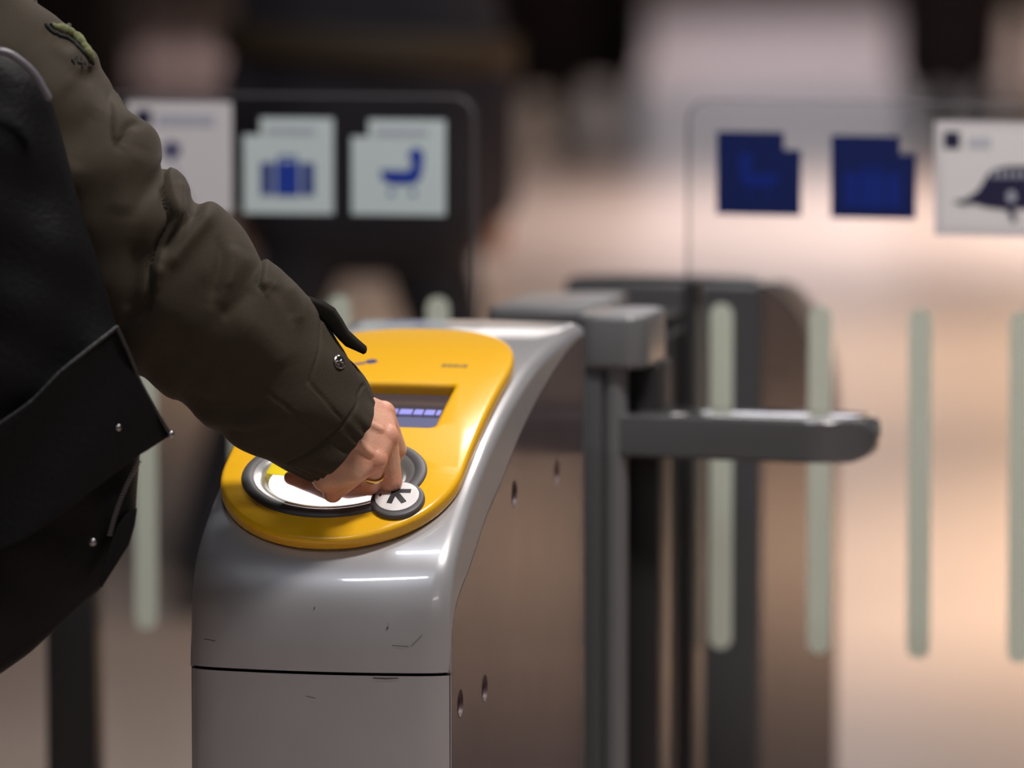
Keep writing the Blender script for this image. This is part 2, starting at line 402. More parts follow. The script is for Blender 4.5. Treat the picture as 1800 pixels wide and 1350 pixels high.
    # scuffs and scratches on the front
    M_SCUFF = mat('scuff', (.06, .058, .06), .7)
    for pts in ([(.1285, .0245, .0008), (.1298, .0255, .0008)], [(.2010, .0075, .0008), (.2030, .009, .0011), (.2025, .0130, .0007)], [(.207, -.0085, .0003), (.223, -.0095, .0003)],
                [(.225, -.0095, .0003), (.236, .002, .0003)], [(.016, -.008, .0003), (.028, -.0095, .0003)], [(.121, -.0600, .0003), (.131, -.062, .0003)], [(.188, -.0405, .0006), (.200, -.0410, .0008), (.213, -.0405, .0005)]):
        up_ = [surf(u, q, .0003) for u, q, t in pts]; vs = []; fs = []
        for (u, q, t) in pts: vs += [surf(u, q - t, .0004), surf(u, q + t, .0004)]
        for k in range(len(pts) - 1): fs.append((2 * k, 2 * k + 1, 2 * k + 3, 2 * k + 2))
        mesh('scuff', vs, fs, M_SCUFF, g, False)
    return g
gate = build_gate('ticket_gate')
tag(gate, 'silver ticket gate cabinet with yellow card reader under the reaching hand', 'ticket gate')
far = copy_tree(gate, None, ('reader_plate', 'scuff'))
pr = W(1340, 900, 7.39); o2 = pr + V * VD
far.location = (o2[0], o2[1], 0); far.rotation_euler = (0, 0, -A + math.pi); far.scale = (1, 1, .963)
tag(far, 'dark-backed ticket gate cabinet behind the glass flap, its back turned to us', 'ticket gate')
def gw(u, v, z=0): return O1 + u * U + v * V + np.array([0, 0, z])

# ------------------------------------------------------------------ flap housing between the two cabinets
h = empty('flap_housing', tuple(gw(0, 0)), -A)
tag(h, 'black flap housing with thin silver lid between the two ticket gate cabinets', 'gate housing')
link('body', box(.046, .262, 1.27, 1.50, 0, 1.050, .004), M_POSTBLACK, h, True, 30)
link('lid', box(.040, .165, 1.26, 1.50, 1.062, 1.082, .006, 3), M_CAP, h, True, 30)
link('lid_shade_strip', box(.048, .24, 1.265, 1.49, 1.049, 1.063), M_DARKGAP, h, False)  # black strip painting the shadow line under the lid
link('hinge_profile', box(.2625, .276, 1.33, 1.40, .05, 1.108, .004), M_POSTBLACK, h, True, 30)
link('hinge_profile', box(.030, .0455, 1.40, 1.47, .05, 1.06, .004), M_POSTBLACK, h, True, 30)

# ------------------------------------------------------------------ barrier post with arm
pc = W(1095, 675, 6.45)
bp = empty('barrier_post', (pc[0], pc[1], 0), -A)
tag(bp, 'grey barrier post with boxy cap and round-ended horizontal arm reaching right', 'barrier')
cpm = poly2d(rrect(-.043, -.075, .040, .075, .026, 8), (), .060, .006, 3); warp(cpm, lambda c: Vector((c.x, c.y, c.z + 1.073)))
link('cap', cpm, M_CAP, bp, True, 30)
vs, fs = lathe([(.0, .0), (.0145, 0), (.0145, 1.044), (0, 1.044)], 32)
mesh('column', [(v[0] + .001, v[1] - .052, v[2]) for v in vs], fs, M_CAP, bp)
link('side_plate', box(-.041, -.012, -.068, .068, 0, 1.044, .003), M_POST, bp, True, 30)
link('backing_plate', box(-.012, .045, -.02, .068, 0, 1.044, .003), M_POSTBLACK, bp, True, 30)
# arm: stadium outline with real depth
AL = .290; AH = .0475
st = [(0, -AH / 2), (AL - AH / 2, -AH / 2)] + [(AL - AH / 2 + AH / 2 * math.cos(t), AH / 2 * math.sin(t)) for t in np.linspace(-math.pi / 2, math.pi / 2, 32)] + [(0, AH / 2)]
am = poly2d(st, (), .13, .004, 3)
def armw(c):
    t = max((c.x - (AL - .07)) / .0702, 0); k = math.sqrt(max(1 - t * t, 0))
    return Matrix.Rotation(-R(8), 3, 'Z') @ Vector((c.x, c.z * -k, c.y)) + Vector((.012, .0, .967))
warp(am, armw, .0025)
link('arm', am, M_ARM, bp, True, 75)
# small black post in the left lane
pc = W(132, 1200, 6.9)
pp = empty('lane_post', (pc[0], pc[1], 0), -A)
tag(pp, 'slim black post standing behind the black leather bag', 'post')
link('shaft', box(-.029, .029, -.03, .03, .012, .94, .005, 2), M_POSTBLACK, pp, True, 30)
link('base_plate', box(-.06, .06, -.06, .06, 0, .012, .002), M_POSTBLACK, pp, True, 30)
link('end_cap', box(-.031, .031, -.032, .032, .94, .955, .003), M_POST, pp, True, 30)

# ------------------------------------------------------------------ glass flaps with stripes and stickers
def flat(parent, pts, m, name, y, holes=(), th=.0006, smooth_=False):
    me = poly2d(pts, holes, th, 0); warp(me, lambda c: Vector((c.x, y + c.z, c.y))); return link(name, me, m, parent, smooth_)
def flap(name, hinge, yaw, side, L=.60):
    """local x runs from the hinge towards the free end (side = +1 right, -1 left), y away from the camera"""
    f = empty(name, (hinge[0], hinge[1], 0), yaw)
    x0, x1 = (0, L) if side > 0 else (-L, 0)
    me = poly2d(rrect(x0, .22, x1, 1.325, .028, 8), (), .012, .0022, 2)
    warp(me, lambda c: Vector((c.x, c.z, c.y)))
    me.materials.append(M_GLASS); me.materials.append(M_GEDGE)
    pane = link('pane', me, [M_GLASS, M_GEDGE], f, True, 14)
    for p in me.polygons: p.material_index = 0 if abs(p.normal.y) > .98 else 1
    k = 0
    x = .046
    while x < L - .03:
        cx = side * x
        flat(pane, rrect(cx - .0145, .655, cx + .0145, 1.078, .0144, 8), M_STRIPE, 'frosted_stripe', -.0068)
        x += .1245
    # carriers that hold the pane
    for z in (.28, .42):
        link('clamp', box(min(side * -.012, side * .035), max(side * -.012, side * .035), -.016, .016, z - .03, z + .03, .004), M_POSTBLACK, f, True, 30)
    return f, pane
hr = W(1207, 700, 6.90); hl = W(836, 700, 6.98)
fr, pr_ = flap('glass_flap', hr, -R(19), 1); tag(fr, 'clear glass gate flap on the right with blue sticker backs and frosted stripes', 'glass flap')
fl, pl_ = flap('glass_flap', hl, -R(11.5), -1, .63); tag(fl, 'clear glass gate flap on the left with pale stickers behind the sleeve', 'glass flap')
def fx(px, hinge, yaw):      # photo column -> distance along the flap
    c, s = math.cos(yaw), math.sin(yaw); k = (px - 900) / 1e4
    return (k * hinge[1] - hinge[0]) / (c - k * s)
def fz(px, py, hinge, yaw):
    x = fx(px, hinge, yaw); return W(px, py, hinge[1] + x * math.sin(yaw))[2]
def notched(x0, z0, x1, z1, n, left):
    if left: return [(x0, z0), (x1, z0), (x1, z1), (x0 + n, z1), (x0 + n, z1 - n), (x0, z1 - n)]
    return [(x0, z0), (x1, z0), (x1, z1 - n), (x1 - n, z1 - n), (x1 - n, z1), (x0, z1)]
def pram(parent, cx, cz, sc, m, y, mir=1, nm='pram_symbol'):
    # hood on one side, tub, and two wheels
    tub = [(-1, .12), (-.98, -.15), (-.8, -.42), (-.45, -.55), (.45, -.55), (.78, -.42), (.95, -.1), (1.02, .3), (1.04, .8)]
    tub += [(.70 + .36 * math.cos(t), .80 + .36 * math.sin(t)) for t in np.linspace(.2, 3.9, 10)] + [(.52, .42), (.40, .16), (.2, .10)]
    flat(parent, [(cx + mir * a * sc, cz + b * sc) for a, b in tub], m, nm, y)
    for wx in (-.5, .55): flat(parent, ellipse(cx + mir * wx * sc, cz - .95 * sc, .13 * sc, .13 * sc, 16), m, nm, y)
def case(parent, cx, cz, sc, mmid, mside, y, nm='suitcase_symbol'):
    flat(parent, rrect(cx - .45 * sc, cz - .62 * sc, cx + .45 * sc, cz + .62 * sc, .03 * sc), mmid, nm, y)
    for s in (-1, 1): flat(parent, rrect(min(cx + s * .53 * sc, cx + s * 1.0 * sc), cz - .60 * sc, max(cx + s * .53 * sc, cx + s * 1.0 * sc), cz + .60 * sc, .1 * sc), mside, nm, y)
    flat(parent, [(cx + a * sc, cz + b * sc) for a, b in [(-.35, .6), (-.35, .85), (.35, .85), (.35, .6), (.24, .6), (.24, .74), (-.24, .74), (-.24, .6)]], mmid, nm, y)
YF = -.0068
# left flap: two pale teal stickers with a notch at the top left, one white one
for (pa, pb, pt, pbm) in ((430, 588, 206, 374), (620, 785, 209, 376)):
    x0, x1 = fx(pa, hl, -R(11.5)), fx(pb, hl, -R(11.5)); z1, z0 = fz(pa, pt, hl, -R(11.5)), fz(pa, pbm, hl, -R(11.5))
    st_ = flat(pl_, notched(x0, z0, x1, z1, .0215, True), M_TEAL, 'sticker', YF)
    flat(pl_, [(x0 + .03, z1 - .020), (x1 - .022, z1 - .020), (x1 - .022, z1 - .012), (x0 + .03, z1 - .012)], M_FAINT, 'sticker_text', YF - .0007)
    if pa < 500: case(pl_, (x0 + x1) / 2 - .001, z0 + .043, .034, M_BLUEV, mat('suitcase_blue', (.03, .055, .25), .5), YF - .0007)
    else: pram(pl_, (x0 + x1) / 2 + .004, z0 + .052, .0265, M_BLUEV, YF - .0007)
x0, x1 = fx(226, hl, -R(11.5)), fx(410, hl, -R(11.5)); z1, z0 = fz(300, 178, hl, -R(11.5)), fz(300, 372, hl, -R(11.5))
flat(pl_, rrect(x0, z0, x1, z1, .003), M_WHITE, 'white_sticker', YF)
def sq(p, cx, cz, hwd, m, y, nm): flat(p, [(cx - hwd, cz - hwd), (cx + hwd, cz - hwd), (cx + hwd, cz + hwd), (cx - hwd, cz + hwd)], m, nm, y)
sq(pl_, x0 + .021, z1 - .0205, .0105, M_DARKV, YF - .0007, 'sticker_square')
flat(pl_, [(x0 + .038, z1 - .030), (x1 - .022, z1 - .030), (x1 - .022, z1 - .016), (x0 + .038, z1 - .016)], M_FAINT, 'sticker_text', YF - .0007)
flat(pl_, [(x0 + .057 + (.011 + .003 * (k % 2)) * math.cos(k * .5236), z1 - .060 + (.010 + .003 * (k % 2)) * math.sin(k * .5236)) for k in range(12)], mat('soft_indigo_print', (.10, .10, .20), .5), 'sticker_picture', YF - .0007)
flat(pl_, [(x0 + .055, z1 - .072), (x0 + .059, z1 - .072), (x0 + .085, z1 - .125), (x0 + .080, z1 - .126)], M_FAINT, 'sticker_picture', YF - .0007)
# right flap: two stickers seen from behind, one white one with a picture
YR = -R(19)
for (pa, pb, pt, pbm) in ((1263, 1411, 230, 376), (1464, 1613, 237, 382)):
    x0, x1 = fx(pa, hr, YR), fx(pb, hr, YR); z1, z0 = fz(pa, pt, hr, YR), fz(pa, pbm, hr, YR)
    flat(pr_, notched(x0, z0, x1, z1, .0215, False), M_NAVYV, 'sticker', YF)
    if pa < 1400: pram(pr_, (x0 + x1) / 2 + .001, z0 + .047, .0245, M_BLUEB, YF - .0007, -1)
    else: case(pr_, (x0 + x1) / 2 - .001, z0 + .034, .035, M_BLUEB, M_BLUEB, YF - .0007)
x0, x1 = fx(1646, hr, YR), fx(1840, hr, YR); z1, z0 = fz(1646, 212, hr, YR), fz(1646, 412, hr, YR)
flat(pr_, rrect(x0, z0, x1, z1, .003), M_WHITE, 'white_sticker', YF)
flat(pr_, rrect(x0 + .009, z0 + .008, x1 - .006, z1 - .010, .002), mat('pale_vinyl', (.80, .80, .80), .5), 'sticker_field', YF - .0004)
sq(pr_, x0 + .0215, z1 - .0225, .0100, M_DARKV, YF - .0012, 'sticker_square')
x = x0 + .042
for k in range(4):
    flat(pr_, rrect(x, z1 - .032, x + .005, z1 - .018, .001, 2), M_FAINT, 'sticker_text', YF - .0012); x += .0072
def dz(px, py): return (fx(px, hr, YR), fz(px, py, hr, YR))
flat(pr_, [dz(*q) for q in [(1680, 353), (1700, 350), (1722, 335), (1733, 318), (1742, 302), (1757, 295), (1780, 291), (1815, 291), (1840, 300), (1850, 330), (1840, 362), (1800, 367), (1786, 366), (1792, 385), (1785, 392), (1774, 368), (1740, 364), (1715, 357), (1695, 360)]], M_DARKV, 'sticker_picture', YF - .0012)
flat(pr_, ellipse(*dz(1782, 345), .0055, .0068, 20), M_FAINT, 'sticker_picture', YF - .0017)
for q in range(6):
    flat(pr_, rrect(*dz(1748 + 13 * q, 312), *dz(1755 + 13 * q, 300), .001, 2), M_FAINT, 'sticker_picture', YF - .0017)

# ------------------------------------------------------------------ people far behind, out of focus
M_SKIN = mat('skin', (0.50, 0.30, 0.22), 0.5, sss=0.0)
def walker(label, loc, rz, coat, trousers, stance=(.16, .16), stride=(.0, .0), coat_len=.82, h=1.0, belt=None, hairc=(.02, .015, .01), bulk=1.0):
    mk = lambda nm, c, r: mat(nm + '_%d' % int(c[0] * 1e4 + c[1] * 1e5 + c[2] * 1e6), c, r)
    L = []; LT = []; feet = []
    for s, st, sd in ((-1, stance[0], stride[0]), (1, stance[1], stride[1])):
        hip = (s * .09, 0, .90); kn = (s * (.09 + st) / 2 + s * .02, sd * .5 - .02, .49); an = (s * st, sd, .09)
        L += [[(hip, .075), (kn, .05)], [(kn, .05), (an, .036)], [(an, .035), ((s * st, sd + .14, .035), .03)]]
        LT += [[(hip, .100 * bulk), (kn, .072 * bulk)], [(kn, .072 * bulk), ((an[0], an[1], .11), .062 * bulk)]]
        feet.append(((an[0], an[1] - .03, .05), (s * st * 1.03, sd + .16, .035)))
    arms = []; sl = []
    for s in (-1, 1):
        sh = (s * .19, 0, 1.40); el = (s * .26, -.03, 1.12); wr = (s * .27, .06, .88)
        arms += [[(sh, .048), (el, .038)], [(el, .037), (wr, .026)], [(wr, .026), ((wr[0], wr[1] + .03, .78), .03)]]
        sl += [[((sh[0] * .95, 0, 1.41), .072), (el, .062)], [(el, .062), (wr, .050)]]
    body = [[((0, 0, 1.63), (.078, .098, .118))], [((0, .09, 1.62), (.015, .022, .02))], [((0, -.01, 1.48), .052), ((0, -.01, 1.58), .055)],
            [((-.13, 0, 1.38), .085), ((.13, 0, 1.38), .085), ((-.1, 0, 1.0), .10), ((.1, 0, 1.0), .10)]] + L + arms
    for s in (-1, 1): body.append([((s * .08, 0, 1.62), (.012, .022, .032))])
    p = link('person', blob(body, .016, 4), M_SKIN); p.location = loc; p.rotation_euler = (0, 0, rz); p.scale = (h, h, h)
    tag(p, label, 'person')
    c = blob([[((-.14, 0, 1.39), .105), ((.14, 0, 1.39), .105), ((-.12, 0, 1.05), .13 * bulk), ((.12, 0, 1.05), .13 * bulk), ((0, 0, 1.47), .07)],
              [((-.12, 0, 1.05), .13 * bulk), ((.12, 0, 1.05), .13 * bulk), ((-.13, 0, coat_len + .06), .13 * bulk), ((.13, 0, coat_len + .06), .13 * bulk)]] + sl, .018, 4)
    link('coat', c, mk('coat_cloth', coat, .85), p)
    link('trousers', blob(LT + [[((-.08, 0, .95), .105), ((.08, 0, .95), .105)]], .016, 4), mk('trouser_cloth', trousers, .85), p)
    for a, b in feet: link('shoe', blob([[(a, .05), (b, .036), ((b[0], (a[1] + b[1]) / 2, .045), .045)]], .01, 3), mk('shoe_leather', (.012, .011, .011), .5), p)
    link('hair', blob([[((0, -.018, 1.67), (.086, .098, .10))]], .012, 2), mk('hair', hairc, .6), p)
    if belt:
        vs, fs = grid(lambda i, j: ((.285 * bulk) * math.cos(2 * math.pi * j), (.160 * bulk) * math.sin(2 * math.pi * j), 1.215 - .02 * math.cos(2 * math.pi * j) + (i - .5) * .07), 5, 48, True)
        bo = mesh('belt', vs, fs, mk('belt_ochre', belt, .7), p)
        sd = bo.modifiers.new('th', 'SOLIDIFY'); sd.thickness = .008
    return p
def ground(px, d): return (( px - 900) / 1e4 * d, d, 0)
walker('person in dark navy coat striding with legs apart behind the left flap', ground(648, 12.1), 0, (.006, .006, .013), (.006, .006, .012), (.36, .27), (0, .1), .80, 1.0, (.022, .013, .003), bulk=1.12)
walker('person in near-black brown long coat over the gap between the flaps, left of two', ground(950, 31), .2, (.012, .008, .007), (.012, .008, .007), (.15, .12), (.1, -.1), .42, 1.0, bulk=1.35)
walker('person in dark brown long coat over the gap between the flaps, right of two', ground(1050, 33), -.3, (.018, .011, .009), (.016, .010, .008), (.13, .14), (-.1, .1), .40, 1.0, bulk=1.35)
walker('person in black trousers far off above the white sticker on the right flap', ground(1660, 31), 0, (.016, .010, .012), (.012, .008, .010), (.11, .09), (.1, -.05), .42, 1.0, bulk=1.2)
walker('person in mauve brown trousers at the right edge, farthest back', ground(1790, 40), .1, (.08, .05, .055), (.09, .058, .058), (.12, .12), (.1, 0), .6, 1.0)
walker('person in very dark coat behind the shoulder of the reaching person', ground(110, 24), .0, (.011, .008, .007), (.010, .008, .007), (.17, .17), (0, .1), .35, 1.0, bulk=1.5)

# ------------------------------------------------------------------ the reaching person
M_SKINH = mat('hand_skin', (0.66, 0.40, 0.28), 0.42, 0, 0.4, noise=0.10, nscale=60, bump=0.25, bscale=500, sss=0.12)
def twill():
    m = mat('olive_twill', (0.039, 0.030, 0.0185), 0.74, 0, 0.2, sheen=0.05)
    nt = m.node_tree; b = nt.nodes['Principled BSDF']; tc = nt.nodes.new('ShaderNodeTexCoord')
    mp = nt.nodes.new('ShaderNodeMapping'); mp.inputs['Rotation'].default_value = (0, R(-65), 0)
    wv = nt.nodes.new('ShaderNodeTexWave'); wv.inputs['Scale'].default_value = 190; wv.inputs['Distortion'].default_value = 1.2; wv.inputs['Detail Scale'].default_value = 3
    nt.links.new(tc.outputs['Object'], mp.inputs[0]); nt.links.new(mp.outputs[0], wv.inputs[0])
    r = nt.nodes.new('ShaderNodeMapRange'); r.inputs[3].default_value = .82; r.inputs[4].default_value = 1.12
    x = nt.nodes.new('ShaderNodeMixRGB'); x.blend_type = 'MULTIPLY'; x.inputs[0].default_value = 1; x.inputs[1].default_value = (0.039, 0.030, 0.0185, 1)
    nt.links.new(wv.outputs['Fac'], r.inputs[0]); nt.links.new(r.outputs[0], x.inputs[2]); nt.links.new(x.outputs[0], b.inputs['Base Color'])
    bp_ = nt.nodes.new('ShaderNodeBump'); bp_.inputs['Strength'].default_value = .35; bp_.inputs['Distance'].default_value = .0008
    nt.links.new(wv.outputs['Fac'], bp_.inputs['Height']); nt.links.new(bp_.outputs[0], b.inputs['Normal'])
    return m
M_OLIVE = twill()
M_TAB = mat('dark_tab_cloth', (0.009, 0.008, 0.006), 0.9, 0, 0.08)
M_SNAP = mat('snap_metal', (0.45, 0.43, 0.40), 0.25, 1.0)
M_GOLD = mat('gold', (0.85, 0.55, 0.18), 0.22, 1.0)
M_LEATHER = mat('black_leather', (0.005, 0.005, 0.0055), 0.55, 0, 0.12, bump=0.35, bscale=160, noise=.08, nscale=12)
M_CARD = mat('yellow_card', (0.85, 0.70, 0.02), 0.3)
def _card():
    nt = M_CARD.node_tree; b = nt.nodes['Principled BSDF']; out = nt.nodes['Material Output']
    t = nt.nodes.new('ShaderNodeBsdfTranslucent'); t.inputs[0].default_value = (.95, .85, .05, 1); m = nt.nodes.new('ShaderNodeMixShader'); m.inputs[0].default_value = .4
    nt.links.new(b.outputs[0], m.inputs[1]); nt.links.new(t.outputs[0], m.inputs[2]); nt.links.new(m.outputs[0], out.inputs[0])
_card()

# sleeve: matched upper and lower edge stations, shoulder to cuff
UP = [(0, -75), (60, 0), (97, 36), (122, 54), (162, 92), (172, 124), (200, 158), (237, 196), (262, 226), (277, 248), (287, 272), (291, 296), (310, 303), (331, 325), (344, 347),
      (374, 355), (401, 375), (426, 402), (441, 429), (455, 455), (466, 461), (488, 471), (507, 490), (527, 513), (548, 536), (576, 571), (601, 605), (626, 640), (645, 667), (656, 692)]
LW = [(-230, 190), (-190, 250), (-150, 290), (-130, 310), (-90, 345), (-70, 370), (-45, 400), (-10, 430), (25, 460), (50, 490), (80, 520), (105, 550), (125, 575), (150, 600), (180, 622),
      (205, 640), (225, 652), (250, 664), (270, 682), (290, 695), (302, 700), (318, 706), (340, 731), (360, 746), (387, 757), (412, 779), (440, 795), (470, 807), (502, 823), (538, 838)]
nS = 460; nT = 200
def resamp(P, n):
    P = cat(P, 20); return P
UPc, LWc = resamp(UP, nS), resamp(LW, nS)
chord = np.r_[0, np.cumsum(np.linalg.norm(np.diff((UPc + LWc) / 2, axis=0), axis=1))]; chord /= chord[-1]
tt = np.linspace(0, 1, nS)
uq = np.c_[np.interp(tt, chord, UPc[:, 0]), np.interp(tt, chord, UPc[:, 1])]
lq = np.c_[np.interp(tt, chord, LWc[:, 0]), np.interp(tt, chord, LWc[:, 1])]
Yc = np.interp(tt, [0, .35, .6, 1], [5.50, 5.50, 5.515, 5.555])
hd = np.interp(tt, [0, .4, .7, 1], [.085, .080, .066, .047])
bulge = np.interp(tt, [0, .75, 1], [0, 0, .017])
SV = np.zeros((nS, nT, 3)); th = np.linspace(0, 2 * np.pi, nT, endpoint=False)
for i in range(nS):
    a = W(*uq[i], Yc[i]); b = W(*lq[i], Yc[i]); c = (a + b) / 2
    ax = np.array([.72, .1, -.68])
    dv = np.array([0, -1.0, 0]) * hd[i] + ax * bulge[i]
    ct, sn = np.cos(th), np.sin(th)
    sgn = np.sign(sn) * np.abs(sn) ** .85
    SV[i] = c + ct[:, None] * (a - b) / 2 + sgn[:, None] * dv
def to_px(P):
    d = P - CAM; f = np.array([0, math.cos(PITCH), -math.sin(PITCH)]); u = np.array([0, math.sin(PITCH), math.cos(PITCH)])
    zc = d @ f; return np.stack([900 + 1e4 * d[..., 0] / zc, 675 - 1e4 * (d @ u) / zc], -1)
def seg_dist(P, line):
    """distance and signed side of points to a polyline (positive = right of travel in the picture)"""
    best = np.full(P.shape[:-1], 1e9); side = np.zeros(P.shape[:-1]); along = np.zeros(P.shape[:-1]); tot = 0
    line = cat(line, 8)
    L = np.r_[0, np.cumsum(np.linalg.norm(np.diff(line, axis=0), axis=1))]
    for k in range(len(line) - 1):
        a, b = line[k], line[k + 1]; d = b - a; l2 = d @ d + 1e-9
        t = np.clip(((P - a) @ d) / l2, 0, 1); q = a + t[..., None] * d; r = P - q; dist = np.hypot(r[..., 0], r[..., 1])
        m = dist < best; best = np.where(m, dist, best); side = np.where(m, np.sign(d[0] * r[..., 1] - d[1] * r[..., 0]), side)
        along = np.where(m, (L[k] + t * math.sqrt(l2)) / L[-1], along)
    return best, side, along
folds = [  # kind, polyline in the photo, width, amplitude
    ('step', [(291, 290), (291, 349), (297, 391), (281, 435), (268, 474), (266, 515)], 26, .0085, -1),
    ('valley', [(349, 352), (340, 378), (318, 402), (296, 430), (282, 455)], 13, -.011, 0),
    ('ridge', [(318, 318), (312, 350), (303, 385)], 10, .004, 0),
    ('ridge', [(372, 368), (345, 400), (318, 436), (290, 470)], 17, .007, 0),
    ('valley', [(386, 425), (389, 450), (380, 490), (374, 530)], 9, -.0035, 0),
    ('ridge', [(405, 430), (403, 470), (396, 510)], 12, .0035, 0),
    ('valley', [(268, 515), (250, 545), (215, 575)], 8, -.004, 0),
    ('valley', [(446, 505), (430, 525), (405, 545), (385, 560)], 14, -.0025, 0),
    ('valley', [(380, 500), (350, 520), (320, 560), (290, 590)], 26, -.0035, 0),
    ('ridge', [(430, 440), (410, 480), (385, 520), (375, 540)], 24, .004, 0),
    ('step', [(461, 455), (459, 480), (456, 500), (462, 512)], 15, .0045, -1),
    ('ridge', [(458, 504), (472, 500), (485, 505)], 8, .0015, 0),
    ('valley', [(478, 505), (500, 530), (515, 560)], 11, -.0018, 0),
    ('ridge', [(505, 500), (522, 535), (528, 570)], 10, .003, 0),
    ('step', [(200, 160), (196, 205), (198, 245), (208, 258)], 24, .0030, -1),
    ('valley', [(208, 258), (225, 225), (245, 222)], 9, -.0035, 0),
    ('ridge', [(95, 75), (120, 95), (135, 80)], 12, .0025, 0),
    ('valley', [(120, 118), (140, 132), (172, 136)], 12, -.0020, 0),
    ('valley', [(175, 190), (150, 230), (128, 300)], 24, -.004, 0),
    ('ridge', [(240, 260), (222, 320), (215, 380)], 26, .004, 0),
    ('valley', [(250, 420), (235, 500), (225, 560)], 20, -.006, 0),
    ('valley', [(330, 690), (360, 715), (420, 720), (470, 730)], 18, -.006, 0),
    ('ridge', [(350, 735), (400, 748), (450, 760)], 14, .004, 0),
    ('valley', [(395, 752), (440, 760), (490, 752)], 10, -.0035, 0),
    ('valley', [(290, 600), (360, 640), (430, 660)], 26, -.005, 0),
    ('ridge', [(420, 560), (470, 600), (500, 650)], 30, .004, 0),
    # stitched seams
    ('valley', [(640, 676), (631, 694), (627, 711), (601, 747), (574, 774), (543, 796), (506, 812)], 2.6, -.0022, 0),
    ('valley', [(560, 545), (567, 570), (564, 611), (543, 671)], 2.4, -.0020, 0),
    ('valley', [(543, 671), (570, 703), (599, 736)], 2.2, -.0016, 0),
    ('valley', [(280, 585), (350, 627), (461, 684), (572, 771), (606, 796)], 2.2, -.0014, 0),
    ('valley', [(632, 655), (622, 640), (612, 615)], 3, -.0014, 0)]
pxs = to_px(SV)
nrm = np.cross(np.gradient(SV, axis=0), np.roll(SV, -1, 1) - np.roll(SV, 1, 1)); nrm /= np.linalg.norm(nrm, axis=2)[..., None] + 1e-12
if ((SV - SV.mean(1, keepdims=True)) * nrm).sum() < 0: nrm = -nrm
disp = np.zeros((nS, nT))
for kind, line, wd, amp, sg in folds:
    d, sd, al = seg_dist(pxs, line)
    if wd > 4: fade = np.clip(np.minimum(al, 1 - al) * 4 + .35, 0, 1)
    else: fade = 1
    if kind == 'step':
        t = sd * sg * d
        disp += amp * fade * np.where(t > 0, np.exp(-(t / wd) ** 2) * np.clip(t / 7, 0, 1), -.6 * np.exp(-(t / (wd * .35)) ** 2)) * (d < 4 * wd)
    else:
        disp += amp * fade * np.exp(-(d / wd) ** 2)
# puckered hem
ii = np.arange(nS)[:, None] / (nS - 1)
disp += .0012 * np.sin(th[None] * 17 + 3 * np.sin(th[None] * 5)) * np.clip((ii - .955) / .045, 0, 1)
rng = np.random.RandomState(3)
for k in range(14):
    disp += .0006 * np.sin(rng.uniform(10, 60) * ii + rng.randint(1, 7) * th[None] + rng.uniform(0, 6))
SV2 = SV + nrm * disp[..., None]
# turn the cuff inwards
rings = [SV2[i] for i in range(nS)]
cen = SV2[-1].mean(0); axd = cen - SV2[-6].mean(0); axd /= np.linalg.norm(axd)
for sc, bk in ((.985, .001), (.96, .0012), (.93, -.001), (.90, -.006), (.86, -.03), (.82, -.08)):
    rings.append(cen + (SV2[-1] - cen) * sc + axd * bk)
vs = np.vstack(rings); nR = len(rings); fs = []
for i in range(nR - 1):
    for j in range(nT):
        k = (j + 1) % nT; fs.append((i * nT + j, i * nT + k, (i + 1) * nT + k, (i + 1) * nT + j))

# skin: hand, forearm, and the rest of the figure
def H(px, py, Y): return tuple(W(px, py, Y))
TC = np.array([-.80, 5.56, 0])      # where the figure stands
def T(x, y, z): return (TC[0] + x, TC[1] + y, z)
I_, M_, R_, P_ = H(673, 727, 5.592), H(678, 768, 5.570), H(659, 807, 5.553), H(624, 833, 5.545)
wr = H(556, 722, 5.552); wr2 = H(545, 742, 5.545); wr1 = H(575, 700, 5.565)
Ip, Mp, Rp, Pp = H(697, 790, 5.606), H(688, 846, 5.578), H(650, 853, 5.573), H(585, 866, 5.560)
Id, Md, Rd, Pd = H(672, 835, 5.618), H(655, 857, 5.596), H(612, 862, 5.588), H(548, 853, 5.590)
It, Mt, Rt, Pt = H(630, 835, 5.622), H(615, 850, 5.606), H(572, 855, 5.597), H(511, 840, 5.598)
hand = [
    [(wr1, .020), (wr2, .020), (wr, .022), (I_, .0115), (M_, .0120)],
    [(wr1, .018), (wr2, .020), (M_, .0118), (R_, .0115)],
    [(wr2, .020), (R_, .0112), (P_, .0108)],
    [(wr2, .018), (P_, .0110), (H(575, 838, 5.553), .016)],
    # knuckle caps
    [(I_, .0132)], [(M_, .0138)], [(R_, .0130)], [(Pp, .0102)], [(Mp, .0112)],
    [(H(600, 722, 5.545), .004), (H(668, 756, 5.5585), .0045)], [(H(595, 745, 5.530), .004), (H(650, 797, 5.5425), .0045)],
    [(I_, .0116), (Ip, .0104)], [(Ip, .0104), (Id, .0088)], [(Id, .0088), (It, .0075)],
    [(M_, .0120), (Mp, .0108)], [(Mp, .0108), (Md, .0092)], [(Md, .0092), (Mt, .0078)],
    [(R_, .0112), (Rp, .0100)], [(Rp, .0100), (Rd, .0086)], [(Rd, .0086), (Rt, .0074)],
    [(P_, .0108), (Pp, .0092)], [(Pp, .0092), (Pd, .0080)], [(Pd, .0080), (Pt, .0070)],
    # thumb behind the curled fingers
    [(wr1, .017), (H(620, 735, 5.61), .0155)], [(H(620, 735, 5.61), .0150), (H(610, 800, 5.632), .0110)], [(H(610, 800, 5.632), .0108), (H(585, 838, 5.625), .0088)],
    # forearm up to the shoulder
    [(wr, .026), (H(400, 575, 5.52), .042)], [(H(400, 575, 5.52), .043), (H(230, 420, 5.50), .046)], [(H(230, 420, 5.50), .046), (H(10, 130, 5.51), .045)]]
hand_mesh = blob(hand, .0014, 5, .5)
